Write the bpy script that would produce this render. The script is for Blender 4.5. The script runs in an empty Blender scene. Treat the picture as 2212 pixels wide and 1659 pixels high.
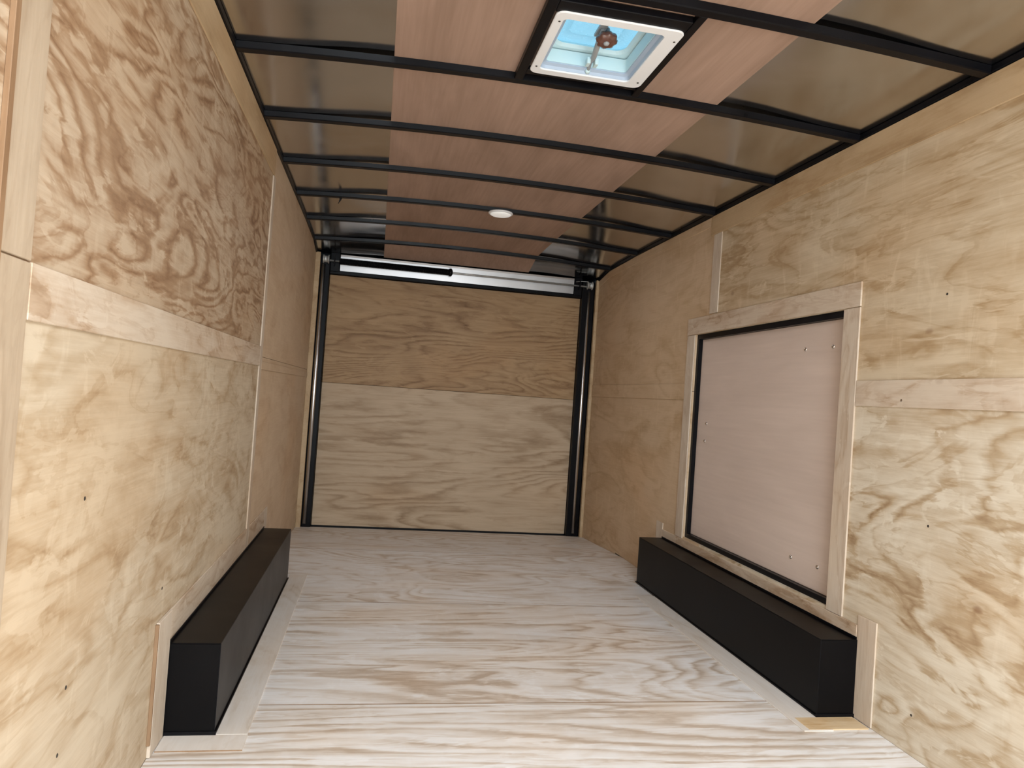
import bpy, bmesh, math, random
from mathutils import Vector, Matrix

# ------------------------------------------------------------------ scene, camera, light
S = bpy.context.scene
COL = S.collection
S.view_settings.view_transform = 'Standard'
S.view_settings.look = 'None'
S.view_settings.gamma = 1.0
S.view_settings.use_curve_mapping = False
S.view_settings.exposure = 0.0

cam_d = bpy.data.cameras.new('camera')
cam = bpy.data.objects.new('camera', cam_d)
COL.objects.link(cam)
cam_d.sensor_fit = 'HORIZONTAL'
cam_d.sensor_width = 36.0
cam_d.lens = 36.0 * 1562.4 / 2212.0
cam_d.clip_start = 0.02
_yaw, _pitch, _roll = .1832, .0199, .0705
_f = Vector((math.sin(_yaw) * math.cos(_pitch), math.cos(_yaw) * math.cos(_pitch), math.sin(_pitch)))
_r = Vector((math.cos(_yaw), -math.sin(_yaw), 0))
_u = _r.cross(_f)
_R = _r * math.cos(_roll) + _u * math.sin(_roll)
_U = _u * math.cos(_roll) - _r * math.sin(_roll)
cam.matrix_world = Matrix(((_R.x, _U.x, -_f.x, .5683), (_R.y, _U.y, -_f.y, 0), (_R.z, _U.z, -_f.z, 1.0947), (0, 0, 0, 1)))
S.camera = cam

world = bpy.data.worlds.new('overcast_sky')
S.world = world
world.use_nodes = True
bgn = world.node_tree.nodes['Background']
bgn.inputs[0].default_value = (0.62, 0.86, 1.0, 1)
bgn.inputs[1].default_value = 1.5

def area(name, loc, rot, sx, sy, power, col):
    d = bpy.data.lights.new(name, 'AREA')
    d.shape = 'RECTANGLE'; d.size = sx; d.size_y = sy; d.energy = power; d.color = col
    o = bpy.data.objects.new(name, d); COL.objects.link(o)
    o.location = loc; o.rotation_euler = rot
    return o
# daylight entering through the open front doorway behind the camera
area('doorway_daylight', (1.2, -2.45, 1.05), (math.radians(82), 0, 0), 1.9, 1.8, 92, (0.88, 0.95, 1.0))
# unseen fill light added above and behind the camera, brightens floor more than walls
area('overhead_fill_light', (1.25, -.60, 2.19), (0, 0, 0), 1.2, 1.6, 153, (0.86, 0.94, 1.0))

# ------------------------------------------------------------------ helpers
def tag(o, label=None, cat=None, group=None, kind=None):
    if label: o['label'] = label
    if cat: o['category'] = cat
    if group: o['group'] = group
    if kind: o['kind'] = kind
    return o

def link(name, bm, mat, parent=None, smooth=False):
    me = bpy.data.meshes.new(name)
    bmesh.ops.recalc_face_normals(bm, faces=bm.faces)
    bm.to_mesh(me); bm.free()
    if mat: me.materials.append(mat)
    if smooth:
        for p in me.polygons: p.use_smooth = True
    o = bpy.data.objects.new(name, me)
    COL.objects.link(o)
    if parent: o.parent = parent
    return o

def empty(name, loc, label, cat):
    o = bpy.data.objects.new(name, None); COL.objects.link(o)
    o.location = loc
    o.empty_display_size = .05
    return tag(o, label, cat)

def add_box(bm, x0, x1, y0, y1, z0, z1, bev=0.0, seg=1):
    vs = [bm.verts.new((x, y, z)) for x in (x0, x1) for y in (y0, y1) for z in (z0, z1)]
    fs = [(0, 1, 3, 2), (4, 6, 7, 5), (0, 4, 5, 1), (2, 3, 7, 6), (0, 2, 6, 4), (1, 5, 7, 3)]
    faces = [bm.faces.new([vs[i] for i in f]) for f in fs]
    if bev > 0:
        es = list({e for f in faces for e in f.edges})
        bmesh.ops.bevel(bm, geom=es, offset=bev, segments=seg, affect='EDGES', profile=.5)

def box(name, x0, x1, y0, y1, z0, z1, mat, parent=None, bev=0.0, seg=1, off=(0, 0, 0)):
    bm = bmesh.new()
    add_box(bm, x0 - off[0], x1 - off[0], y0 - off[1], y1 - off[1], z0 - off[2], z1 - off[2], bev, seg)
    return link(name, bm, mat, parent)

def add_tube(bm, pts, r, n=10, closed_ends=True):
    rings = []
    for i, p in enumerate(pts):
        p = Vector(p)
        a = Vector(pts[max(0, i - 1)]); b = Vector(pts[min(len(pts) - 1, i + 1)])
        t = (b - a).normalized()
        ref = Vector((0, 0, 1)) if abs(t.z) < .9 else Vector((1, 0, 0))
        s = t.cross(ref).normalized(); w = s.cross(t)
        rr = r[i] if isinstance(r, (list, tuple)) else r
        rings.append([bm.verts.new(p + (s * math.cos(2 * math.pi * k / n) + w * math.sin(2 * math.pi * k / n)) * rr) for k in range(n)])
    for a, b in zip(rings, rings[1:]):
        for k in range(n):
            bm.faces.new((a[k], a[(k + 1) % n], b[(k + 1) % n], b[k]))
    if closed_ends:
        bm.faces.new(rings[0][::-1]); bm.faces.new(rings[-1])

def lathe(bm, prof, n=32, M=Matrix()):
    """profile of (radius, height) about Z, closed at both ends when radius is 0"""
    rings = []
    for r, h in prof:
        if r < 1e-6: rings.append([bm.verts.new(M @ Vector((0, 0, h)))])
        else: rings.append([bm.verts.new(M @ Vector((r * math.cos(2 * math.pi * k / n), r * math.sin(2 * math.pi * k / n), h))) for k in range(n)])
    for a, b in zip(rings, rings[1:]):
        for k in range(n):
            k2 = (k + 1) % n
            if len(a) == 1 and len(b) == 1: continue
            if len(a) == 1: bm.faces.new((a[0], b[k2], b[k]))
            elif len(b) == 1: bm.faces.new((a[k], a[k2], b[0]))
            else: bm.faces.new((a[k], a[k2], b[k2], b[k]))

def rrect(x0, x1, y0, y1, r, n=6):
    out = []
    for cx, cy, a0 in ((x1 - r, y1 - r, 0), (x0 + r, y1 - r, 90), (x0 + r, y0 + r, 180), (x1 - r, y0 + r, 270)):
        for k in range(n + 1):
            a = math.radians(a0 + 90 * k / n)
            out.append((cx + r * math.cos(a), cy + r * math.sin(a)))
    return out

def bridge(bm, loops, cap_first=False, cap_last=False, ring=False):
    """loops: lists of (x,y,z) of equal length, skinned one to the next"""
    L = [[bm.verts.new(p) for p in lp] for lp in loops]
    n = len(L[0])
    pairs = list(zip(L, L[1:])) + ([(L[-1], L[0])] if ring else [])
    for a, b in pairs:
        for k in range(n): bm.faces.new((a[k], a[(k + 1) % n], b[(k + 1) % n], b[k]))
    if cap_first: bm.faces.new(L[0][::-1])
    if cap_last: bm.faces.new(L[-1])

# ------------------------------------------------------------------ materials
def new_mat(name):
    m = bpy.data.materials.new(name); m.use_nodes = True
    nt = m.node_tree
    for n in list(nt.nodes): nt.nodes.remove(n)
    out = nt.nodes.new('ShaderNodeOutputMaterial')
    b = nt.nodes.new('ShaderNodeBsdfPrincipled')
    nt.links.new(b.outputs[0], out.inputs[0])
    return m, nt, b

class N:
    def __init__(s, nt): s.nt = nt
    def sock(s, node, i, v):
        if v is None: return
        if hasattr(v, 'is_output'): s.nt.links.new(v, node.inputs[i])
        else: node.inputs[i].default_value = v
    def math(s, op, a, b=None, c=None, clamp=False):
        n = s.nt.nodes.new('ShaderNodeMath'); n.operation = op; n.use_clamp = clamp
        s.sock(n, 0, a); s.sock(n, 1, b); s.sock(n, 2, c); return n.outputs[0]
    def noise(s, vec, scale, detail=2.0, rough=.5, dist=0.0):
        n = s.nt.nodes.new('ShaderNodeTexNoise'); n.noise_dimensions = '3D'
        s.sock(n, 'Vector', vec); n.inputs['Scale'].default_value = scale; n.inputs['Detail'].default_value = detail
        n.inputs['Roughness'].default_value = rough; n.inputs['Distortion'].default_value = dist
        return n.outputs[0]
    def vmath(s, op, a, b=None):
        n = s.nt.nodes.new('ShaderNodeVectorMath'); n.operation = op
        s.sock(n, 0, a); s.sock(n, 1, b); return n.outputs[0]
    def mapr(s, v, a, b, c, d, smooth=False):
        n = s.nt.nodes.new('ShaderNodeMapRange'); n.clamp = True
        if smooth: n.interpolation_type = 'SMOOTHSTEP'
        s.sock(n, 0, v)
        for i, x in zip((1, 2, 3, 4), (a, b, c, d)): n.inputs[i].default_value = x
        return n.outputs[0]
    def ramp(s, v, stops):
        n = s.nt.nodes.new('ShaderNodeValToRGB'); e = n.color_ramp.elements
        while len(e) < len(stops): e.new(.5)
        for el, (p, c) in zip(e, stops): el.position = p; el.color = (*c, 1)
        s.sock(n, 0, v); return n.outputs[0]
    def mix(s, f, a, b, mode='MIX'):
        n = s.nt.nodes.new('ShaderNodeMix'); n.data_type = 'RGBA'; n.blend_type = mode
        s.sock(n, 0, f)
        for i, v in ((6, a), (7, b)):
            if hasattr(v, 'is_output'): s.nt.links.new(v, n.inputs[i])
            else: n.inputs[i].default_value = (*v, 1)
        return n.outputs[2]

def lerp3(a, b, t): return tuple(x + (y - x) * t for x, y in zip(a, b))

LIGHT, MID, DARK = (.80, .69, .53), (.63, .46, .30), (.43, .26, .13)

def plywood(name, along, across, seed, N_b=14, contrast=1.0, stretch=.35, freq=1.6, dist=.6, light=LIGHT, mid=MID, dark=DARK,
            chatter=.35, rough=.55, knots=.8, blotch=.6, rand=False, fibre=.5, grad=0.0, soft=.5, detail=2.5, patch=.6, pstretch=.3, pfreq=2.6, amin=.25):
    """rotary-cut pine face veneer: contour bands of a stretched height field, fibre streaks, knots, lathe chatter"""
    m, nt, b = new_mat(name); k = N(nt)
    tc = nt.nodes.new('ShaderNodeTexCoord')
    p0 = tc.outputs['Object']
    v = k.vmath('ADD', p0, (seed * 3.17, seed * 5.31, seed * 2.23))
    if rand:
        oi = nt.nodes.new('ShaderNodeObjectInfo')
        sc = nt.nodes.new('ShaderNodeVectorMath'); sc.operation = 'SCALE'
        sc.inputs[0].default_value = (17.3, 9.1, 23.7); nt.links.new(oi.outputs['Random'], sc.inputs['Scale'])
        v = k.vmath('ADD', v, sc.outputs[0])
    ax = 'xyz'.index
    def scl(al, ac, th=1.0):
        s = [th, th, th]; s[ax(along)] = al; s[ax(across)] = ac; return tuple(s)
    h = k.noise(k.vmath('MULTIPLY', v, scl(stretch * freq, freq, freq)), 1.0, detail, .42, dist)
    if grad:
        sep = nt.nodes.new('ShaderNodeSeparateXYZ'); nt.links.new(v, sep.inputs[0])
        h = k.math('ADD', h, k.math('MULTIPLY', sep.outputs[ax(across)], grad))
    # knots pull the contours into rings
    vor = nt.nodes.new('ShaderNodeTexVoronoi'); vor.feature = 'F1'; vor.distance = 'EUCLIDEAN'
    nt.links.new(k.vmath('MULTIPLY', v, scl(1.3, 2.6, 1.3)), vor.inputs['Vector']); vor.inputs['Scale'].default_value = 1.0
    h2 = k.math('ADD', h, k.math('MULTIPLY', k.mapr(vor.outputs['Distance'], 0, .42, 1, 0, True), .09 * knots))
    # small irregularity of the band edges
    wob = k.noise(k.vmath('MULTIPLY', v, scl(9, 40, 30)), 1.0, 3.0, .6)
    h2 = k.math('ADD', h2, k.math('MULTIPLY', wob, .55 / N_b))
    band = k.math('FRACT', k.math('MULTIPLY', h2, float(N_b)))
    e = .02 + .22 * soft
    tri = k.ramp(band, [(0, (.30,) * 3), (e, (.0,) * 3), (.38, (.14,) * 3), (.62, (.42,) * 3), (.90 - .12 * soft, (.95,) * 3), (1, (.32,) * 3)])
    # where the figure is strong and where the veneer is plain
    msk = k.noise(k.vmath('MULTIPLY', v, scl(.9, 2.4, 1.2)), 1.3, 3.0, .55, .5)
    amp = k.mapr(msk, .34, .62, amin, 1.0, True)
    t = k.math('MULTIPLY', k.math('MULTIPLY', tri, amp), contrast, clamp=True)
    big = k.noise(k.vmath('MULTIPLY', v, scl(1.6, 5.0, 3)), 1.0, 5.0, .62, 1.0)
    # cream patches with a ragged rim, where the knife cut through early wood
    pv = k.vmath('MULTIPLY', v, scl(pstretch * pfreq, pfreq, pfreq))
    pn = k.noise(k.vmath('ADD', pv, (31.7, 12.9, 47.1)), 1.0, 5.0, .56, 1.3)
    pm = k.mapr(pn, .50, .60, 0, .85, True)
    rim = k.math('MULTIPLY', k.mapr(pn, .455, .50, 0, 1, True), k.mapr(pn, .505, .52, 1, 0, True))
    t = k.math('MULTIPLY', t, k.math('SUBTRACT', 1.0, k.math('MULTIPLY', pm, patch)), clamp=True)
    t = k.math('ADD', t, k.math('MULTIPLY', rim, .20 * patch), clamp=True)
    pn2 = k.noise(k.vmath('MULTIPLY', k.vmath('ADD', v, (7.7, 2.9, 5.1)), scl(pstretch * pfreq * 3.2, pfreq * 3.0, pfreq)), 1.0, 4.0, .6, .8)
    t = k.math('SUBTRACT', t, k.math('MULTIPLY', k.mapr(pn2, .56, .63, 0, 1, True), .38 * patch), clamp=True)
    t = k.math('ADD', k.math('ADD', t, .12), k.math('MULTIPLY', k.math('SUBTRACT', big, .5), 2.0 * blotch), clamp=True)
    fib = k.noise(k.vmath('MULTIPLY', v, scl(4, 110, 110)), 1.0, 4.0, .65)
    t = k.math('ADD', t, k.math('MULTIPLY', k.math('SUBTRACT', fib, .5), 1.1 * fibre), clamp=True)
    # faint cross marks left by the peeling lathe
    ch = k.noise(k.vmath('MULTIPLY', v, scl(13, 4.5, 5)), 1.0, 3.0, .6, .8)
    chm = k.math('MULTIPLY', k.mapr(ch, .54, .70, 0, 1, True), chatter)
    t = k.math('SUBTRACT', t, k.math('MULTIPLY', chm, .42), clamp=True)
    col = k.ramp(t, [(0, light), (.5, mid), (1, dark)])
    # warm resin stain in large soft patches
    st = k.noise(k.vmath('MULTIPLY', v, scl(1.1, 1.9, 1.5)), 1.0, 2.0, .5)
    col = k.mix(k.mapr(st, .5, .72, 0, .35, True), col, (1.0, .84, .66), 'MULTIPLY')
    # knot hearts
    vor2 = nt.nodes.new('ShaderNodeTexVoronoi'); vor2.feature = 'F1'
    nt.links.new(k.vmath('MULTIPLY', v, scl(2.3, 3.6, 3)), vor2.inputs['Vector']); vor2.inputs['Scale'].default_value = 1.0
    kk = k.mapr(vor2.outputs['Distance'], .018, .060, .8 * min(1, knots), 0, True)
    col = k.mix(kk, col, (.27, .15, .08))
    nt.links.new(col, b.inputs['Base Color'])
    b.inputs['Roughness'].default_value = rough
    b.inputs['Specular IOR Level'].default_value = .35
    bp = nt.nodes.new('ShaderNodeBump'); bp.inputs['Strength'].default_value = .12; bp.inputs['Distance'].default_value = .002
    nt.links.new(k.math('ADD', tri, fib), bp.inputs['Height'])
    nt.links.new(bp.outputs[0], b.inputs['Normal'])
    return m

def luan(name, along, c1, c2, seed=0, rough=.6):
    m, nt, b = new_mat(name); k = N(nt)
    tc = nt.nodes.new('ShaderNodeTexCoord')
    v = k.vmath('ADD', tc.outputs['Object'], (seed * 2.1, seed * 1.7, seed * 3.3))
    s = [60, 60, 60]; s['xyz'.index(along)] = 2.5
    f = k.noise(k.vmath('MULTIPLY', v, tuple(s)), 1.0, 3.0, .6)
    s2 = [5, 5, 5]; s2['xyz'.index(along)] = 1.2
    g = k.noise(k.vmath('MULTIPLY', v, tuple(s2)), 1.0, 3.0, .55, .5)
    t = k.math('ADD', k.math('MULTIPLY', f, .35), k.math('MULTIPLY', g, .65))
    nt.links.new(k.ramp(t, [(.34, c1), (.66, c2)]), b.inputs['Base Color'])
    b.inputs['Roughness'].default_value = rough
    b.inputs['Specular IOR Level'].default_value = .3
    return m

def plain(name, col, rough=.5, metal=0.0, spec=.5, var=0.0, vscale=8):
    m, nt, b = new_mat(name); k = N(nt)
    if var:
        tc = nt.nodes.new('ShaderNodeTexCoord')
        n = k.noise(tc.outputs['Object'], vscale, 3.0, .6)
        nt.links.new(k.ramp(n, [(.3, tuple(c * (1 - var) for c in col)), (.7, tuple(c * (1 + var) for c in col))]), b.inputs['Base Color'])
        nt.links.new(k.mapr(n, .3, .7, rough * (1 - var * .5), rough * (1 + var * .5)), b.inputs['Roughness'])
    else:
        b.inputs['Base Color'].default_value = (*col, 1)
        b.inputs['Roughness'].default_value = rough
    b.inputs['Metallic'].default_value = metal
    b.inputs['Specular IOR Level'].default_value = spec
    return m

ply_lu = plywood('plywood_left_upper', 'y', 'z', 1, N_b=9, contrast=.85, stretch=.30, freq=4.6, dist=.9, chatter=.35, blotch=.5, light=(.55, .435, .315), mid=(.36, .235, .14), dark=(.245, .14, .075), knots=.3, soft=.8, detail=3.5, patch=.8, pstretch=.28, pfreq=6.0, fibre=.5, amin=.45)
ply_ll = plywood('plywood_left_lower', 'y', 'z', 2, N_b=7, contrast=.5, amin=.35, stretch=.36, freq=3.0, dist=.8, chatter=.35, blotch=.55, knots=.5, soft=.9, light=(.62, .52, .39), mid=(.45, .335, .215), dark=(.30, .19, .10), detail=3.5, patch=.7, pstretch=.36, pfreq=4.4, fibre=.45)
ply_lr = plywood('plywood_left_rear', 'y', 'z', 3, patch=.4, N_b=6, contrast=.4, stretch=.4, freq=2.0, dist=.6, chatter=.25, blotch=.45, light=(.66, .51, .36), mid=(.55, .39, .25), dark=(.42, .27, .15), knots=.2, soft=.8)
ply_ru = plywood('plywood_right_upper', 'y', 'z', 4, N_b=10, contrast=.45, stretch=.16, freq=3.4, dist=.3, chatter=.35, blotch=.5, knots=.6, light=(.66, .55, .40), mid=(.45, .325, .19), dark=(.30, .185, .09), soft=.7, patch=.8, pstretch=.22, pfreq=4.5, fibre=.4)
ply_rl = plywood('plywood_right_lower', 'y', 'z', 5, N_b=8, contrast=.75, stretch=.36, freq=3.0, dist=1.0, chatter=.15, blotch=.5, knots=.9, light=(.73, .66, .54), mid=(.49, .375, .245), dark=(.32, .205, .11), soft=.6, detail=3.0, patch=.8, pstretch=.34, pfreq=4.0, fibre=.4, amin=.4)
ply_rr = plywood('plywood_right_rear', 'y', 'z', 6, patch=.4, N_b=9, contrast=.45, stretch=.4, freq=2.2, dist=.8, chatter=.4, blotch=.5, knots=.2, light=(.66, .50, .34), mid=(.54, .38, .23), dark=(.42, .27, .15), soft=.8)
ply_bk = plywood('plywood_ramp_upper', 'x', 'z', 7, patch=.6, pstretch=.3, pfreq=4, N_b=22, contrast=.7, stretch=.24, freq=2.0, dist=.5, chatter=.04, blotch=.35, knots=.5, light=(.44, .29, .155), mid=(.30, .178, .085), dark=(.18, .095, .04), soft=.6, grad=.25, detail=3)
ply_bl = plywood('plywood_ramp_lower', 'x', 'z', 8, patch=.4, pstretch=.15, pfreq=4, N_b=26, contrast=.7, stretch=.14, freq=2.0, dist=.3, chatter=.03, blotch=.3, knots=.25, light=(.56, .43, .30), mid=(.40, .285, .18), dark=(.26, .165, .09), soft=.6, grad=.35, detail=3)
FL = dict(light=(.87, .86, .86), mid=(.70, .63, .565), dark=(.52, .42, .335))
ply_f1 = plywood('plywood_floor_front', 'x', 'y', 9, patch=.9, pstretch=.16, pfreq=6, N_b=20, contrast=1.15, amin=.5, stretch=.11, freq=2.2, dist=.4, chatter=.15, blotch=.5, knots=.1, rough=.42, soft=.5, grad=.45, detail=3.5, **FL)
ply_f2 = plywood('plywood_floor_middle', 'x', 'y', 10, patch=.8, pstretch=.24, pfreq=5, N_b=17, contrast=.95, amin=.4, stretch=.22, freq=2.0, dist=.7, chatter=.2, blotch=.45, knots=.2, rough=.42, soft=.5, grad=.25, detail=3.5, **FL)
ply_f3 = plywood('plywood_floor_rear', 'x', 'y', 11, patch=.6, pstretch=.3, pfreq=5, N_b=12, contrast=.75, amin=.3, stretch=.4, freq=2.2, dist=.8, chatter=.2, blotch=.45, knots=.1, rough=.45, soft=.6, detail=3.5, **FL)
bat_y = plywood('batten_wood_along', 'y', 'z', 12, N_b=6, contrast=.6, stretch=.25, freq=5.0, dist=.6, chatter=.3, blotch=.6, knots=.3, rand=True, light=(.66, .56, .45), mid=(.50, .37, .26), dark=(.34, .22, .13), patch=.8, pfreq=7)
bat_top = plywood('top_strip_wood', 'y', 'z', 15, N_b=5, contrast=.4, stretch=.3, freq=3.0, dist=.5, chatter=.15, blotch=.7, knots=.5, rand=True, light=(.57, .425, .265), mid=(.45, .31, .175), dark=(.32, .20, .10))
bat_z = plywood('batten_wood_upright', 'z', 'y', 13, N_b=6, contrast=.4, stretch=.25, freq=5.0, dist=.6, chatter=.1, blotch=.4, knots=.1, rand=True, light=(.66, .57, .47), mid=(.53, .42, .32), dark=(.36, .25, .16), patch=.7, pfreq=7)
fil = plywood('filler_wood', 'y', 'x', 14, N_b=6, contrast=.45, stretch=.3, freq=4.5, dist=.9, chatter=.1, blotch=.4, knots=.1, rand=True, light=(.78, .73, .68), mid=(.69, .61, .53), dark=(.54, .44, .35))
fil_o = plywood('filler_wood_golden', 'x', 'y', 16, N_b=12, contrast=.7, stretch=.2, freq=4.5, dist=.4, chatter=0, blotch=.4, knots=0, light=(.74, .58, .38), mid=(.60, .41, .22), dark=(.45, .27, .12))
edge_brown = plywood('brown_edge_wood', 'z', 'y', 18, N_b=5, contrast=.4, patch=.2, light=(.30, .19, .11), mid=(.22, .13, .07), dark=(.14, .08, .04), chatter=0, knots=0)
bat_lz = plywood('batten_wood_front', 'z', 'y', 19, N_b=6, contrast=.4, stretch=.25, freq=5.0, dist=.6, chatter=.1, blotch=.4, knots=.1, light=(.49, .39, .285), mid=(.39, .295, .205), dark=(.27, .18, .11), patch=.5, pfreq=5)
luan_c = luan('luan_ceiling', 'y', (.33, .22, .165), (.46, .315, .245), 1)
luan_d = luan('luan_door', 'y', (.64, .53, .47), (.73, .61, .545), 2, rough=.5)
black = plain('black_painted_steel', (.0045, .0045, .006), .32, spec=.14, var=.3, vscale=5)
black_box = plain('black_box_steel', (.0045, .0042, .0047), .34, spec=.09, var=.2, vscale=3)
black_matte = plain('black_rubber', (.006, .006, .007), .6, spec=.3)
alu = plain('mill_aluminium', (.43, .42, .42), .34, 1.0, var=.12, vscale=3)
alu_strip = plain('polished_aluminium', (.70, .69, .69), .26, 1.0)
galv = plain('galvanised_steel', (.50, .51, .50), .45, .6, var=.15, vscale=40)
steel = plain('bright_steel', (.72, .70, .68), .18, 1.0)
white_pl = plain('white_plastic', (.90, .92, .95), .4, spec=.4)
throat_pl = plain('vent_throat_plastic', (.62, .80, .84), .45)
lip_pl = plain('vent_lip_plastic', (.42, .52, .66), .4)
lens_pl = plain('lamp_lens_plastic', (.80, .80, .78), .3, spec=.5)
_lb = [n for n in lens_pl.node_tree.nodes if n.type == 'BSDF_PRINCIPLED'][0]
_lb.inputs['Emission Color'].default_value = (1, .98, .93, 1); _lb.inputs['Emission Strength'].default_value = .35  # glow added to the lens, the dome is only assumed to be on
grey_pl = plain('grey_plastic', (.34, .36, .38), .4)
dark_screw = plain('dark_screw', (.03, .025, .02), .5)
knob_m = plain('tinted_knob_plastic', (.13, .055, .04), .18, spec=.7)
slab = plain('outer_skin', (.20, .18, .16), .7)

# roof skin: bare metal, wavy, blurred mirror
m, nt, b = new_mat('roof_skin_metal'); k = N(nt)
tc = nt.nodes.new('ShaderNodeTexCoord')
n1 = k.noise(tc.outputs['Object'], 3.0, 3.0, .55, .4)
nt.links.new(k.ramp(n1, [(.3, (.58, .59, .60)), (.7, (.68, .69, .70))]), b.inputs['Base Color'])
nt.links.new(k.mapr(n1, .3, .7, .10, .22), b.inputs['Roughness'])
b.inputs['Metallic'].default_value = 1.0
n2 = k.noise(k.vmath('MULTIPLY', tc.outputs['Object'], (1.0, 1.6, 1)), 1.6, 1.0, .4)
bp = nt.nodes.new('ShaderNodeBump'); bp.inputs['Strength'].default_value = .15; bp.inputs['Distance'].default_value = .02
nt.links.new(n2, bp.inputs['Height']); nt.links.new(bp.outputs[0], b.inputs['Normal'])
skin_m = m

# vent lid: wet translucent plastic
m, nt, b = new_mat('vent_lid_plastic'); k = N(nt)
tr = nt.nodes.new('ShaderNodeBsdfTranslucent'); tr.inputs[0].default_value = (.62, .80, .86, 1)
tp = nt.nodes.new('ShaderNodeBsdfTransparent'); tp.inputs[0].default_value = (.66, .84, .90, 1)
tc = nt.nodes.new('ShaderNodeTexCoord')
vv = nt.nodes.new('ShaderNodeTexVoronoi'); vv.inputs['Scale'].default_value = 75; nt.links.new(tc.outputs['Object'], vv.inputs['Vector'])
dr = k.mapr(vv.outputs['Distance'], .15, .45, .75, .25, True)
ms = nt.nodes.new('ShaderNodeMixShader'); nt.links.new(dr, ms.inputs[0])
nt.links.new(tr.outputs[0], ms.inputs[1]); nt.links.new(tp.outputs[0], ms.inputs[2])
b.inputs['Base Color'].default_value = (.5, .6, .65, 1); b.inputs['Roughness'].default_value = .25
m2 = nt.nodes.new('ShaderNodeMixShader'); m2.inputs[0].default_value = .15
nt.links.new(ms.outputs[0], m2.inputs[1]); nt.links.new(b.outputs[0], m2.inputs[2])
nt.links.new(m2.outputs[0], [n for n in nt.nodes if n.type == 'OUTPUT_MATERIAL'][0].inputs[0])
lid_m = m

# ------------------------------------------------------------------ dimensions (metres)
W, H = 2.40, 2.222           # inner width, wall height
Y0, Y1 = -2.5, 6.12         # front end, rear frame
TAIL0, TAILZ = 5.01, -.065   # the floor drops a little towards the ramp
def floor_z(y): return 0.0 if y <= TAIL0 else TAILZ * (y - TAIL0) / (Y1 - TAIL0)

def rects_sheet(name, axis_x0, axis_x1, rects, mat, parent, g=.0008):
    """plywood sheet in a side wall made of (y0,y1,z0,z1) rectangles that touch"""
    bm = bmesh.new()
    for y0, y1, z0, z1 in rects: add_box(bm, axis_x0, axis_x1, y0, y1, z0, z1)
    return link(name, bm, mat, parent)

# ------------------------------------------------------------------ left wall
wl = box('wall_left', -.06, -.0125, Y0, Y1 + .1, -.10, H, slab)
tag(wl, 'left wall lined with pine plywood sheets and thin battens over the joints', 'wall', kind='structure')
G = .001
TB = .006                    # batten thickness
bl = tag(bpy.data.objects.new('trim_2', None), 'thin wooden battens covering the sheet joints of the left wall', 'batten', kind='structure'); COL.objects.link(bl)
box('plywood_sheet', -.012, 0, Y0, 1.232 - G, 1.212 + G, H, ply_lu, wl)
box('plywood_sheet', -.012, 0, Y0, 1.232 - G, 0, 1.212 - G, ply_ll, wl)
box('plywood_sheet', -.012, 0, 1.232 + G, 3.66 - G, 1.212 + G, H, ply_lu, wl)
box('plywood_sheet', -.012, 0, 1.232 + G, 3.66 - G, 0, 1.212 - G, ply_ll, wl)
box('plywood_sheet', -.012, 0, 3.66 + G, Y1, 1.212 + G, H, ply_lr, wl)
box('plywood_sheet', -.012, 0, 3.66 + G, Y1, -.07, 1.212 - G, ply_lr, wl)
box('batten', 0, TB, 1.292, 3.632, 1.166, 1.260, bat_y, bl, .0012)
box('batten', 0, TB, Y0 + .1, 1.1695, 1.166, 1.260, bat_y, bl, .0012)
box('batten', 0, TB, 1.188, 1.288, 1.261, 2.085, bat_lz, bl, .0012)
box('batten', 0, TB, 1.188, 1.288, .002, 1.258, bat_lz, bl, .0012)
box('batten', 0, TB, 3.634, 3.700, .002, 2.088, bat_z, bl, .0012)
box('batten', 0, TB, 3.702, Y1 - .08, 1.150, 1.190, ply_lr, bl, .0012)
box('batten', 0, TB, Y0 + .1, 3.66, 2.090, H - .002, bat_top, bl, .0012)
box('batten', 0, TB + .004, 2.215, 2.345, .002, .385, bat_z, bl, .0015)      # upright strip in front of the wheel box
box('batten', 0, TB, 2.347, 3.632, .286, .385, bat_y, bl, .0012)
box('batten', 0, TB, 3.702, 4.20, .286, .385, bat_y, bl, .0012)
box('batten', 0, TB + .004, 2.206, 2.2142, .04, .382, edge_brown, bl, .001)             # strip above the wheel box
box('batten', 0, TB, 4.202, 4.30, .002, .385, bat_z, bl, .0012)
cs_l = box('corner_strip', .0005, .039, Y1 - .075, Y1 - .037, TAILZ + .002, H - .05, bat_top, None, .002)  # corner strip at the rear post

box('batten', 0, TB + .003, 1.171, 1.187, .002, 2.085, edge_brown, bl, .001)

# ------------------------------------------------------------------ right wall with the door opening
DY0, DY1, DZ0, DZ1 = 2.625, 4.020, .352, 1.548
bm = bmesh.new()
add_box(bm, W + .0125, W + .06, Y0, DY0, -.10, H); add_box(bm, W + .0125, W + .06, DY1, Y1 + .1, -.10, H)
add_box(bm, W + .0125, W + .06, DY0, DY1, -.10, DZ0); add_box(bm, W + .0125, W + .06, DY0, DY1, DZ1, H)
wr = link('wall_right', bm, slab)
tag(wr, 'right wall lined with pine plywood sheets around a framed side door', 'wall', kind='structure')
xa, xb = W, W + .012
box('plywood_sheet', xa, xb, Y0, 1.35 - G, 1.212 + G, H, ply_ru, wr)
box('plywood_sheet', xa, xb, Y0, 1.35 - G, 0, 1.212 - G, ply_rl, wr)
rects_sheet('plywood_sheet', xa, xb, [(1.35 + G, DY0, 1.212 + G, H), (DY0, 3.80 - G, DZ1, H)], ply_ru, wr)
rects_sheet('plywood_sheet', xa, xb, [(1.35 + G, DY0, 0, 1.212 - G), (DY0, 3.80 - G, 0, DZ0)], ply_rl, wr)
rects_sheet('plywood_sheet', xa, xb, [(DY1, Y1, 1.212 + G, H), (3.80 + G, DY1, DZ1, H)], ply_rr, wr)
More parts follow.
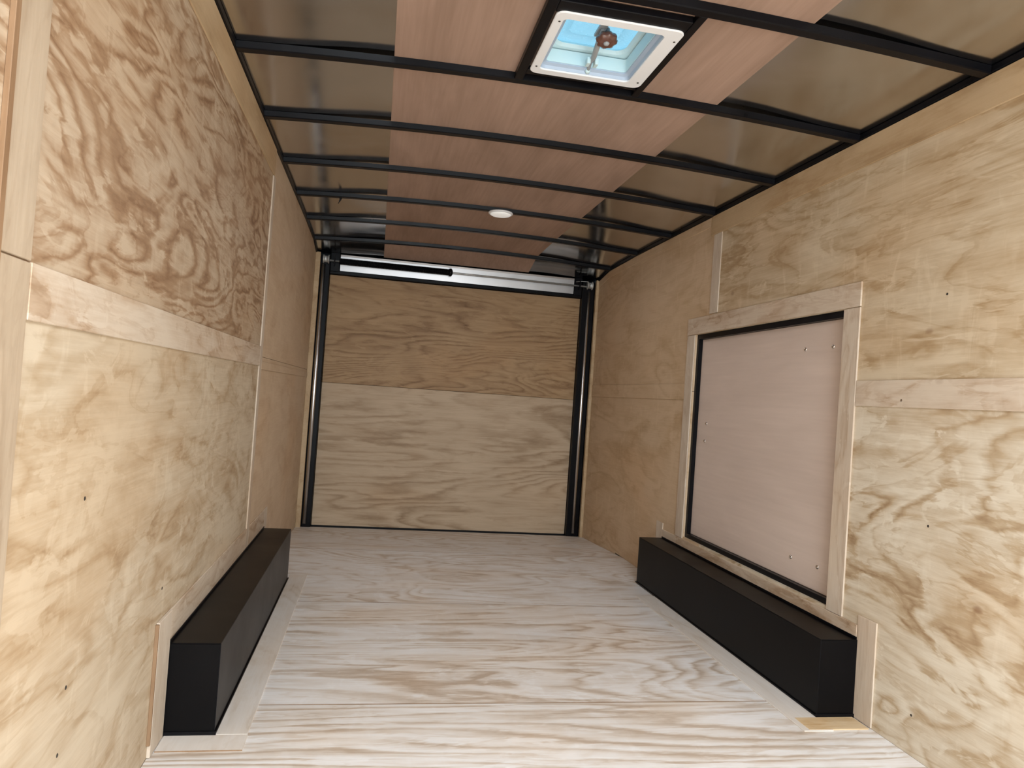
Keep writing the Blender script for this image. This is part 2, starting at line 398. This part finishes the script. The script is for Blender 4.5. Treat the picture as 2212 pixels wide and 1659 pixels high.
rects_sheet('plywood_sheet', xa, xb, [(DY1, 5.2, 0, 1.212 - G), (5.2, Y1, -.07, 1.212 - G), (3.80 + G, DY1, 0, DZ0)], ply_rr, wr)
X0b, X1b = W - TB, W
br = tag(bpy.data.objects.new('trim_3', None), 'thin wooden battens covering the sheet joints of the right wall', 'batten', kind='structure'); COL.objects.link(br)
box('batten', X0b, X1b, Y0 + .1, 2.522, 1.160, 1.258, bat_y, br, .0012)
box('batten', X0b, X1b, 4.122, Y1 - .05, 1.160, 1.258, ply_rr, br, .0012)
box('batten', X0b, X1b, 3.752, 3.848, 1.655, 2.108, bat_z, br, .0012)
box('batten', X0b - .003, X1b, Y0 + .1, 3.885, 2.108, H - .002, bat_top, br, .0012)
box('batten', X0b, X1b, 3.90, Y1 - .05, 2.165, H - .002, ply_rr, br, .0012)
box('batten', X0b, X1b, 2.327, 2.430, .002, .378, bat_z, br, .0015)
box('batten', X0b, X1b, 4.315, 4.415, .002, .378, bat_z, br, .0012)
cs_r = box('corner_strip', X0b - .020, X1b - .0005, Y1 - .075, Y1 - .037, TAILZ + .002, H - .05, bat_top, None, .002)

# side door with its casing boards
d2 = box('door_2', W + .050, W + .060, DY0 - .02, DY1 + .02, DZ0 - .02, DZ1 + .02, black_matte)
tag(d2, 'square side door of pale luan panel in a black frame on right wall', 'door', kind='structure')
dp = box('door_panel', W + .036, W + .0495, DY0 + .022, DY1 - .024, DZ0 + .024, DZ1 - .028, luan_d, d2, .002)
bm = bmesh.new()
fr = .030
add_box(bm, W + .012, W + .0495, DY0, DY1, DZ1 - fr + .002, DZ1); add_box(bm, W + .012, W + .0495, DY0, DY1, DZ0, DZ0 + fr - .006)
add_box(bm, W + .012, W + .0495, DY0, DY0 + fr - .008, DZ0 + fr - .006, DZ1 - fr + .002); add_box(bm, W + .012, W + .0495, DY1 - fr + .006, DY1, DZ0 + fr - .006, DZ1 - fr + .002)
tag(link('door_frame', bm, black, d2), 'black metal frame ring')
jx = W - .007
box('casing_board', jx, W, 2.524, DY0 - .001, DZ0 - .0105, DZ1 - .001, bat_z, d2, .0015)
box('casing_board', jx, W, DY1 + .001, 4.120, DZ0 - .0105, DZ1 - .001, bat_z, d2, .0015)
box('casing_board', jx, W, 2.524, 4.125, DZ1 + .002, 1.648, bat_y, d2, .0015)
box('casing_board', jx, W, 2.432, 4.313, .289, DZ0 - .0120, bat_y, d2, .0015)
for (y, z) in ((2.942, 1.406), (2.742, 1.407), (3.882, 1.029), (3.891, .928), (2.956, .476), (2.759, .478)):
    bm = bmesh.new()
    M = Matrix.Translation((W + .0358, y, z)) @ Matrix.Rotation(math.radians(-90), 4, 'Y')
    lathe(bm, [(0, .0045), (.0045, .0040), (.0078, .0022), (.0092, 0), (.0092, -.002), (0, -.002)], 16, M)
    link('rivet', bm, steel, dp, True)

# ------------------------------------------------------------------ floor
bm = bmesh.new()
pts = [(Y0, 0), (TAIL0, 0), (Y1 + .1, TAILZ)]
vs = []
for (y, z) in pts:
    vs.append([bm.verts.new((x, y, z + dz)) for x in (-.012, W + .012) for dz in (-.06, -.0185)])
for a, b_ in zip(vs, vs[1:]):
    for i, j in ((0, 1), (1, 3), (3, 2), (2, 0)): bm.faces.new((a[i], a[j], b_[j], b_[i]))
bm.faces.new((vs[0][0], vs[0][2], vs[0][3], vs[0][1])); bm.faces.new((vs[-1][0], vs[-1][1], vs[-1][3], vs[-1][2]))
fl = link('floor', bm, slab)
tag(fl, 'floor of pale plywood sheets laid crosswise, slightly dropping to the ramp', 'floor', kind='structure')
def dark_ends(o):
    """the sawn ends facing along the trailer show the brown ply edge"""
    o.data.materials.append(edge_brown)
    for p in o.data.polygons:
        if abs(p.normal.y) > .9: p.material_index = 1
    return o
def floor_sheet(y0, y1, mat):
    bm = bmesh.new()
    add_box(bm, .001, W - .001, y0 + .003, y1 - .003, -.018, 0)
    for v in bm.verts:
        v.co.z += floor_z(v.co.y)
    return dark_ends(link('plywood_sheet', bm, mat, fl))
floor_sheet(Y0, -1.09, ply_f2); floor_sheet(-1.09, .13, ply_f2); floor_sheet(.13, 1.35, ply_f3); floor_sheet(1.35, 2.57, ply_f1)
floor_sheet(2.57, 3.79, ply_f2); floor_sheet(3.79, 5.01, ply_f3); floor_sheet(5.01, Y1 - .012, ply_f3)
# thin filler boards round the wheel boxes
FT = .004
box('filler_board', .157, .253, 2.352, 4.297, 0, FT, fil, fl, .001)
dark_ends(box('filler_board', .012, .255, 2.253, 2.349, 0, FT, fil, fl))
box('filler_board', 2.126, 2.241, 2.315, 4.00, 0, FT, fil, fl, .001)
box('filler_board', 2.150, 2.385, 2.322, 2.417, .0002, FT + .001, fil_o, fl, .001)

# ------------------------------------------------------------------ front end (behind the camera) with the open doorway
bm = bmesh.new()
add_box(bm, -.06, .2, Y0 - .05, Y0, -.1, H); add_box(bm, 2.2, W + .06, Y0 - .05, Y0, -.1, H)
add_box(bm, .2, 2.2, Y0 - .05, Y0, 2.1, H); add_box(bm, .2, 2.2, Y0 - .05, Y0, -.1, .1)
tag(link('wall_front', bm, ply_ll), 'front end wall with the wide open doorway behind the viewer', 'wall', kind='structure')

# ------------------------------------------------------------------ ceiling: arched metal skin, bows, luan strip
BH = .024
def drop(y):
    for (a, da), (c, dc) in (((5.13, 0), (5.77, .012)), ((5.77, .012), (6.07, .060))):
        if a <= y <= c: return da + (dc - da) * (y - a) / (c - a)
    return 0.0 if y < 5.13 else .060
def roof_z(x, y):
    t = max(0.0, min(1.0, (y - 5.77) / .30))
    return (1 - t) * (bow_z(x) - (drop(y) if y < 5.77 else .012)) + t * 2.160
def settle(o, k=1.0):
    me = o.data; bm = bmesh.new(); bm.from_mesh(me)
    for yc in (5.13, 5.77, 6.07):
        bmesh.ops.bisect_plane(bm, geom=bm.verts[:] + bm.edges[:] + bm.faces[:], plane_co=(0, yc, 0), plane_no=(0, 1, 0))
    for v in bm.verts:
        if v.co.z > 1.95: v.co.z -= drop(v.co.y) * k
    bm.to_mesh(me); bm.free()
def bow_z(x): return H - .002 + .040 * (1 - ((x - W / 2) / (W / 2)) ** 2)      # underside of a bow
def ss(a, b, x):
    t = max(0, min(1, (x - a) / (b - a))); return t * t * (3 - 2 * t)
def skin_z(x, y=0.0):
    d = min(x, W - x)
    return roof_z(x, y) + BH + .001 + .0085 * ss(.12, .52, d)
VX0, VX1, VY0, VY1 = 1.030, 1.385, 2.112, 2.486                              # hole for the roof vent
xs = sorted(set([round(i * W / 32, 4) for i in range(33)] + [VX0, VX1]))
ys = sorted(set([round(Y0 + i * (Y1 + .1 - Y0) / 40, 4) for i in range(41)] + [VY0, VY1, 5.13, 5.77, 6.07]))
def hole(xm, ym): return VX0 < xm < VX1 and VY0 < ym < VY1
bm = bmesh.new()
top = {}
for lay, dz in ((0, 0.0), (1, .012)):
    for i, x in enumerate(xs):
        for j, y in enumerate(ys): top[lay, i, j] = bm.verts.new((x, y, skin_z(x, y) + dz))
for i in range(len(xs) - 1):
    for j in range(len(ys) - 1):
        if hole((xs[i] + xs[i + 1]) / 2, (ys[j] + ys[j + 1]) / 2): continue
        for lay in (0, 1):
            bm.faces.new((top[lay, i, j], top[lay, i + 1, j], top[lay, i + 1, j + 1], top[lay, i, j + 1]))
for e in [e for e in bm.edges if len(e.link_faces) == 0]: bm.edges.remove(e)
bmesh.ops.delete(bm, geom=[v for v in bm.verts if not v.link_faces], context='VERTS')
ce = link('ceiling', bm, skin_m, None, True)
tag(ce, 'arched roof of bare metal skin over black bows with a luan strip', 'ceiling', kind='structure')

def bow(name, yc, x0=0.012, x1=W - .012, wb=.036, wt=.046):
    bm = bmesh.new(); rings = []
    n = 28
    for i in range(n + 1):
        x = x0 + (x1 - x0) * i / n; z = roof_z(x, yc)
        prof = [(-wt / 2, z + BH), (-wb / 2 - .002, z + .003), (-wb / 2 + .002, z), (wb / 2 - .002, z), (wb / 2 + .002, z + .003), (wt / 2, z + BH)]
        rings.append([bm.verts.new((x, yc + dy, zz)) for dy, zz in prof])
    for a, b_ in zip(rings, rings[1:]):
        for q in range(6): bm.faces.new((a[q], a[(q + 1) % 6], b_[(q + 1) % 6], b_[q]))
    bm.faces.new(rings[0][::-1]); bm.faces.new(rings[-1])
    return link(name, bm, black, ce)
BOWS = [1.345 + .63 * i for i in range(8)]
for y in BOWS: bow('roof_bow', y)
# luan strip: three sheets along the middle, lying on the bows; the middle one is cut out round the vent
LX0, LX1 = .542, 1.770
def luan_sheet(y0, y1):
    bm = bmesh.new()
    lx = sorted(set([LX0 + (LX1 - LX0) * i / 16 for i in range(17)] + [VX0, VX1]))
    ly = sorted(set([y0, y1] + [v for v in (VY0, VY1, 5.13, 5.77, 6.07) if y0 < v < y1]))
    g = {}
    for lay, dz in ((0, BH + .0005), (1, BH + .0035)):
        for i, x in enumerate(lx):
            for j, y in enumerate(ly): g[lay, i, j] = bm.verts.new((x, y, roof_z(x, y) + dz))
    ok = lambda i, j: 0 <= i < len(lx) - 1 and 0 <= j < len(ly) - 1 and not hole((lx[i] + lx[i + 1]) / 2, (ly[j] + ly[j + 1]) / 2)
    for i in range(len(lx) - 1):
        for j in range(len(ly) - 1):
            if not ok(i, j): continue
            for lay in (0, 1): bm.faces.new((g[lay, i, j], g[lay, i + 1, j], g[lay, i + 1, j + 1], g[lay, i, j + 1]))
            if not ok(i - 1, j): bm.faces.new((g[0, i, j], g[0, i, j + 1], g[1, i, j + 1], g[1, i, j]))
            if not ok(i + 1, j): bm.faces.new((g[0, i + 1, j], g[0, i + 1, j + 1], g[1, i + 1, j + 1], g[1, i + 1, j]))
            if not ok(i, j - 1): bm.faces.new((g[0, i, j], g[0, i + 1, j], g[1, i + 1, j], g[1, i, j]))
            if not ok(i, j + 1): bm.faces.new((g[0, i, j + 1], g[0, i + 1, j + 1], g[1, i + 1, j + 1], g[1, i, j + 1]))
    bmesh.ops.delete(bm, geom=[v for v in bm.verts if not v.link_faces], context='VERTS')
    return link('luan_panel', bm, luan_c, ce)
luan_sheet(-1.095, 1.344); luan_sheet(1.346, 3.864); luan_sheet(3.866, Y1 - .038)
# black tubes that frame the vent between two bows
zb = bow_z(1.2) - .001
box('vent_trimmer', .976, 1.008, BOWS[1] + .018, BOWS[2] - .018, bow_z(.99) + .0005, bow_z(.99) + BH - .0005, black, ce, .002)
box('vent_trimmer', 1.424, 1.450, BOWS[1] + .018, BOWS[2] - .018, bow_z(1.44) + .0005, bow_z(1.44) + BH - .0005, black, ce, .002)
box('vent_trimmer', 1.009, 1.423, 2.036, 2.100, bow_z(1.2) + .0005, bow_z(1.2) + BH - .0015, black, ce, .002)
box('vent_trimmer', 1.009, 1.423, 2.512, 2.545, bow_z(1.2) + .0055, bow_z(1.2) + BH - .0015, black, ce, .002)
# side rails on top of the walls
box('side_rail', -.05, .012, Y0, Y1, H + .0005, skin_z(0) - .0005, black, ce, .002)
box('side_rail', W - .012, W + .05, Y0, Y1, H + .0005, skin_z(W) - .0005, black, ce, .002)

for o in list(wl.children) + list(wr.children) + list(bl.children) + list(br.children) + [wl, wr] + [c for c in ce.children if c.name.startswith('side_rail')]: settle(o)

# ------------------------------------------------------------------ rear frame and ramp door
zf = TAILZ
t1 = box('trim_1', -.06, W + .06, Y1 + .10, Y1 + .14, -.12, H + .06, black)
tag(t1, 'black steel frame around the rear ramp door with aluminium header', 'door frame', kind='structure')
cs_l.parent = t1; cs_r.parent = t1
box('post', .040, .116, Y1 - .035, Y1 + .098, zf, 2.160, black, t1, .006, 2)
box('post', 2.262, 2.372, Y1 - .035, Y1 + .098, zf, 2.160, black, t1, .006, 2)
box('header_beam', .001, W - .001, Y1 + .004, Y1 + .098, 2.012, 2.165, black, t1, .003)
box('header_lip', .117, 2.261, Y1 - .020, Y1 + .003, 2.012, 2.040, black, t1, .003)
# mill-finish channel across the header: face plate with a curled top edge
bm = bmesh.new()
px0, px1 = .196, 2.186
prof = [(Y1 - .012, 2.043), (Y1 - .021, 2.160), (Y1 - .026, 2.174), (Y1 - .024, 2.177), (Y1 - .014, 2.165), (Y1 - .003, 2.140), (Y1 - .003, 2.043)]
A = [bm.verts.new((px0, y, z)) for y, z in prof]; B = [bm.verts.new((px1, y, z)) for y, z in prof]
for i in range(len(prof)):
    j = (i + 1) % len(prof); bm.faces.new((A[i], A[j], B[j], B[i]))
bm.faces.new(A[::-1]); bm.faces.new(B)
tag(link('header_plate', bm, alu, t1, False), 'bright bare aluminium plate across the header')
# half-round bright trim running down each post
def half_round(name, xc, yf, r, z0, z1):
    bm = bmesh.new(); n = 10
    lo = []; hi = []
    for i in range(n + 1):
        a = math.pi * i / n
        lo.append(bm.verts.new((xc - r * math.cos(a), yf - r * .7 * math.sin(a), z0))); hi.append(bm.verts.new((xc - r * math.cos(a), yf - r * .7 * math.sin(a), z1)))
    for i in range(n): bm.faces.new((lo[i], lo[i + 1], hi[i + 1], hi[i]))
    bm.faces.new(lo); bm.faces.new(hi[::-1]); bm.faces.new((lo[0], hi[0], hi[-1], lo[-1]))
    return tag(link(name, bm, alu_strip, t1, True), 'shiny metal strip on the post')
half_round('edge_strip', .064, Y1 - .0352, .017, zf + .03, 2.085)
half_round('edge_strip', 2.322, Y1 - .0352, .014, zf + .03, 2.075)

d1 = box('door_1', .118, 2.260, Y1 + .030, Y1 + .070, zf - .01, 2.010, black_matte)
tag(d1, 'closed rear ramp door faced with two figured plywood sheets', 'door', kind='structure')
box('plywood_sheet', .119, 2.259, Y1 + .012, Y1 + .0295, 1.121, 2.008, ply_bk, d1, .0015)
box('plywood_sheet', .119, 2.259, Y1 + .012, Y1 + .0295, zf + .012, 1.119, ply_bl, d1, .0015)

# counterbalance spring on its shaft in front of the header plate
base = Vector((1.2, 6.060, 2.100))
sp = empty('ramp_door_spring', base, 'long black torsion spring on a thin shaft across the ramp door header', 'door spring')
def rel(p): return tuple(Vector(p) - base)
def tube_part(name, pts, r, mat, parent, n=12, smooth=True):
    bm = bmesh.new(); add_tube(bm, [rel(p) for p in pts], r, n); return link(name, bm, mat, parent, smooth)
ys_, zs_ = 6.060, 2.113
bm = bmesh.new()
turns, per = 92, 12
hp = []
for i in range(turns * per + 1):
    a = 2 * math.pi * i / per
    hp.append(rel((.195 + .905 * i / (turns * per), ys_ + .0225 * math.cos(a), zs_ + .0225 * math.sin(a))))
add_tube(bm, hp, .0052, 5); link('coil', bm, black, sp, True)
tube_part('inner_sleeve', [(.19, ys_, zs_), (1.10, ys_, zs_)], .018, black_matte, sp)
tube_part('end_cone', [(1.085, ys_, zs_), (1.092, ys_, zs_), (1.108, ys_, zs_), (1.118, ys_, zs_)], [.026, .033, .033, .016], black, sp, 20)
tag(tube_part('shaft', [(.10, ys_, zs_), (2.30, ys_, zs_ - .004)], .0075, galv, sp), 'thin grey steel shaft')
for xa_, xb_ in ((.118, .192), (2.190, 2.255)):
    bm = bmesh.new()
    x0, x1 = xa_ - base.x, xb_ - base.x
    add_box(bm, x0, x1, Y1 - .034 - base.y, Y1 - .0205 - base.y, 2.030 - base.z, 2.185 - base.z, .003)
    add_box(bm, x0 + .03, x0 + .038, 6.030 - base.y, Y1 - .034 - base.y, 2.075 - base.z, 2.150 - base.z, .002)
    link('bracket', bm, black, sp)
for xc in (.085, 2.318):
    bm = bmesh.new()
    M = Matrix.Translation(rel((xc, ys_, zs_ + .008))) @ Matrix.Rotation(math.radians(90), 4, 'Y')
    lathe(bm, [(0, -.026), (.012, -.026), (.034, -.025), (.036, -.020), (.027, -.014), (.027, .012), (.036, .018), (.034, .024), (.012, .026), (0, .026)], 28, M)
    tag(link('cable_drum', bm, galv, sp, True), 'pale grey grooved drum')
tube_part('lift_cable', [(2.318, ys_ - .03, zs_ + .01), (2.29, ys_ - .028, zs_ + .035), (2.24, ys_ - .02, zs_ + .035), (2.19, ys_ - .01, zs_ + .028)], .003, galv, sp, 6)

# ------------------------------------------------------------------ wheel well boxes
def wheel_box(name, base, sx, y0, y1, h, w, label):
    """folded sheet box against a wall; sx=+1 projects to +x"""
    o = empty(name, base, label, 'wheel box'); o['group'] = 'wheel well boxes'
    X = lambda a: sx * a
    def bb(n, a0, a1, b0, b1, c0, c1, bev=.002, mat=black_box, seg=1):
        bm = bmesh.new(); add_box(bm, min(X(a0), X(a1)), max(X(a0), X(a1)), b0 - base[1], b1 - base[1], c0, c1, bev, seg)
        return link(n, bm, mat, o)
    bb('top_panel', 0, w, y0, y1, h - .003, h, .001)
    bb('side_panel', w - .003, w, y0 + .003, y1 - .003, .0, h - .0032, .0006)
    bb('end_panel', .001, w - .0005, y0, y0 + .003, 0, h - .0032, .0006)
    bb('end_panel', .001, w - .0005, y1 - .003, y1, 0, h - .0032, .0006)
    bb('base_flange', .001, w + .006, y0 - .006, y0 - .0002, .0, .014, .0012, black)
    bb('base_flange', w + .0002, w + .006, y0, y1 + .004, FT, .010, .0012, black)
    bb('wall_flange', .0065, .0095, y0 + .002, y1 - .002, h, h + .010, .0008, black)
    bb('corner_seam', w - .0015, w + .0015, y0 - .0012, y0 + .0018, .014, h - .001, .0006, black)
    return o
wheel_box('wheel_well_box', (.0005, 2.353, .0005), 1, 2.353, 4.202, .281, .154, 'long black steel wheel box along left wall below the plywood')
wheel_box('wheel_well_box', (W - .0005, 2.424, .0005), -1, 2.424, 4.310, .286, .156, 'long black steel wheel box along right wall beneath the side door')

# ------------------------------------------------------------------ roof vent
vb = Vector((1.22, 2.298, 2.250))
rv = empty('roof_vent', vb, 'square white roof vent with clear lid, open to the sky, in luan ceiling', 'roof vent')
def vl(pts, z): return [(x - vb.x, y - vb.y, z - vb.z) for x, y in pts]
zp = bow_z(1.2) - .004
o0 = rrect(1.014, 1.424, 2.086, 2.511, .028); i0 = rrect(1.044, 1.371, 2.124, 2.474, .018)
o1 = rrect(1.017, 1.421, 2.089, 2.508, .026)
bm = bmesh.new()
bridge(bm, [vl(i0, zp + .006), vl(i0, zp + .001), vl(rrect(1.042, 1.373, 2.122, 2.476, .019), zp), vl(o1, zp), vl(o0, zp + .002), vl(o0, zp + .006)], ring=True)
tag(link('garnish_frame', bm, white_pl, rv, False), 'white frame with rounded corners and four screws')
ztop = 2.328
t_o = rrect(1.034, 1.381, 2.115, 2.483, .020); t_i = rrect(1.0455, 1.3695, 2.1255, 2.4725, .017)
wall_i = rrect(1.062, 1.353, 2.142, 2.456, .012)
bm = bmesh.new()
bridge(bm, [vl(t_i, zp + .0062), vl(rrect(1.049, 1.366, 2.129, 2.469, .016), zp + .016), vl(rrect(1.060, 1.355, 2.140, 2.458, .013), zp + .022), vl(rrect(1.060, 1.355, 2.140, 2.458, .013), zp + .026), vl(t_o, zp + .026), vl(t_o, zp + .0062)], ring=True)
tag(link('throat_lip', bm, lip_pl, rv), 'blue grey moulded lip inside the frame')
bm = bmesh.new()
bridge(bm, [vl(wall_i, zp + .0262), vl(wall_i, ztop), vl(t_o, ztop), vl(t_o, zp + .0262)], ring=True)
link('throat', bm, throat_pl, rv)
# lid: shallow pillow with a thick rolled rim, slightly raised on its arm
zl = ztop + .004
bm = bmesh.new()
bridge(bm, [vl(rrect(1.040, 1.375, 2.120, 2.478, .03), zl + .021), vl(rrect(1.075, 1.340, 2.155, 2.443, .035), zl + .024), vl(rrect(1.12, 1.295, 2.20, 2.40, .03), zl + .029),
            vl(rrect(1.12, 1.295, 2.20, 2.40, .03), zl + .031), vl(rrect(1.075, 1.340, 2.155, 2.443, .035), zl + .027), vl(rrect(1.040, 1.375, 2.120, 2.478, .03), zl + .024)], cap_first=False, ring=False)
bm.faces.ensure_lookup_table()
link('lid', bm, lid_m, rv, True)
bm = bmesh.new()
c0 = [(x, y) for x, y in rrect(1.12, 1.295, 2.20, 2.40, .03)]
for zz in (.029, .031):
    f_ = [bm.verts.new(p) for p in vl(c0, zl + zz)]; bm.faces.new(f_)
link('lid_pane', bm, lid_m, rv)
bm = bmesh.new()
bridge(bm, [vl(rrect(1.032, 1.383, 2.112, 2.486, .03), zl), vl(rrect(1.074, 1.341, 2.158, 2.440, .04), zl), vl(rrect(1.082, 1.333, 2.166, 2.432, .04), zl + .010), vl(rrect(1.074, 1.341, 2.158, 2.440, .04), zl + .020), vl(rrect(1.032, 1.383, 2.112, 2.486, .03), zl + .020)], ring=True)
link('lid_rim', bm, throat_pl, rv)
def vbox(n, x0, x1, y0, y1, z0, z1, mat, bev=.001):
    bm = bmesh.new(); add_box(bm, x0 - vb.x, x1 - vb.x, y0 - vb.y, y1 - vb.y, z0 - vb.z, z1 - vb.z, bev); return link(n, bm, mat, rv)
vbox('lid_stiffener', 1.190, 1.216, 2.142, 2.310, ztop - .012, ztop - .002, grey_pl)
bm = bmesh.new()
def vt(pts, r, n=8): add_tube(bm, [(x - vb.x, y - vb.y, z - vb.z) for x, y, z in pts], r, n)
vt([(1.2175, 2.464, zp + .012), (1.2175, 2.440, zp + .035), (1.214, 2.38, ztop - .045), (1.206, 2.30, ztop - .030), (1.205, 2.25, ztop - .014)], [.005, .008, .010, .010, .008])
link('crank_arm', bm, grey_pl, rv, True)
vbox('arm_bracket', 1.196, 1.208, 2.395, 2.425, ztop - .062, ztop - .040, throat_pl)
vbox('arm_bracket', 1.224, 1.236, 2.395, 2.425, ztop - .062, ztop - .040, throat_pl)
bm = bmesh.new()
M = Matrix.Translation((1.2175 - vb.x, 2.4645 - vb.y, zp + .016 - vb.z)) @ Matrix.Rotation(math.radians(90), 4, 'X')
lathe(bm, [(0, .009), (.006, .008), (.009, .003), (.010, -.006), (0, -.006)], 16, M); link('crank_socket', bm, throat_pl, rv, True)
bm = bmesh.new()
M = Matrix.Translation((1.221 - vb.x, 2.262 - vb.y, zp + .030 - vb.z)) @ Matrix.Rotation(math.radians(-12), 4, 'X') @ Matrix.Scale(1.35, 4)
prof = [(0, -.010), (.016, -.010), (.024, -.006), (.026, 0), (.024, .006), (.010, .010), (.008, .030), (0, .030)]
n = 40; rings = []
for r, h_ in prof:
    rings.append([bm.verts.new(M @ Vector(((r * (1 + (.07 * math.cos(8 * 2 * math.pi * q / n) if r > .02 else 0))) * math.cos(2 * math.pi * q / n), (r * (1 + (.07 * math.cos(8 * 2 * math.pi * q / n) if r > .02 else 0))) * math.sin(2 * math.pi * q / n), h_))) for q in range(n)])
for a, b_ in zip(rings, rings[1:]):
    for q in range(n):
        try: bm.faces.new((a[q], a[(q + 1) % n], b_[(q + 1) % n], b_[q]))
        except ValueError: pass
bmesh.ops.remove_doubles(bm, verts=bm.verts, dist=1e-6)
kn = tag(link('crank_knob', bm, knob_m, rv, True), 'brown tinted scalloped knob')
bm = bmesh.new()
M = Matrix.Translation((1.220 - vb.x, 2.259 - vb.y, zp + .0165 - vb.z)) @ Matrix.Rotation(math.radians(-12), 4, 'X')
lathe(bm, [(0, -.006), (.007, -.005), (.010, -.001), (.010, .002), (0, .002)], 20, M); link('knob_cap', bm, grey_pl, rv, True)
for x, y in ((1.033, 2.142), (1.410, 2.150), (1.030, 2.455), (1.405, 2.462)):
    bm = bmesh.new()
    lathe(bm, [(0, -.002), (.0025, -.0018), (.0042, 0), (.0042, .001), (0, .001)], 12, Matrix.Translation((x - vb.x, y - vb.y, zp - .0002 - vb.z)))
    link('screw', bm, dark_screw, rv, True)

# ------------------------------------------------------------------ round ceiling light and the loose tie
lz = bow_z(1.25)
cl = empty('ceiling_light', (1.252, 4.497, lz), 'small round white dome light screwed under a roof bow', 'ceiling light')
bm = bmesh.new(); lathe(bm, [(0, 0), (.076, 0), (.078, -.004), (.076, -.010), (.066, -.012), (0, -.012)][::-1], 40); link('base_ring', bm, white_pl, cl, True)
bm = bmesh.new(); lathe(bm, [(.066, -.010), (.066, -.013), (.060, -.018), (.040, -.023), (.018, -.025), (0, -.0255)], 40); link('lens', bm, lens_pl, cl, True)
ld = bpy.data.lights.new('dome_fill_light', 'AREA'); ld.shape = 'DISK'; ld.size = .12; ld.energy = 4.0; ld.color = (.95, .97, 1.0)  # added fill for floor and rear walls, placed under the dome assumed lit
lo_ = bpy.data.objects.new('dome_fill_light', ld); COL.objects.link(lo_); lo_.location = (1.252, 4.497, lz - .030)
ty = BOWS[5]
tie = empty('cable_tie', (.266, ty, bow_z(.266)), 'short black tie end hanging from a roof bow near left wall', 'cable tie')
bm = bmesh.new(); add_tube(bm, [(0, 0, -.001), (0, 0, -.010), (-.004, 0, -.020), (-.012, .002, -.036)], [.006, .006, .005, .003], 8); link('tail', bm, black_matte, tie, True)
bm = bmesh.new(); add_box(bm, -.008, .008, -.020, .020, -.003, -.0003, .001); link('strap', bm, black_matte, tie)

# ------------------------------------------------------------------ screw heads sunk in the wall sheets
def wall_screw(parent, x, y, z, sx, r=.0045, mat=dark_screw):
    bm = bmesh.new()
    lathe(bm, [(0, .0008), (r * .7, .0008), (r, 0), (r, -.001), (0, -.001)], 10, Matrix.Translation((x, y, z)) @ Matrix.Rotation(math.radians(90 * sx), 4, 'Y'))
    link('screw_head', bm, mat, parent)
for y, z in ((2.245, 0.476), (1.61, 0.83), (1.576, 0.327), (1.592, 0.454)): wall_screw(wl, .0002, y, z, 1)
for y, z in ((2.117, 0.768), (2.093, 1.542), (2.585, 1.641), (2.143, 0.131)): wall_screw(wr, W - .0002, y, z, -1)
wall_screw(wr, W - TB - .0002, 2.27, 1.185, -1, .005, steel)
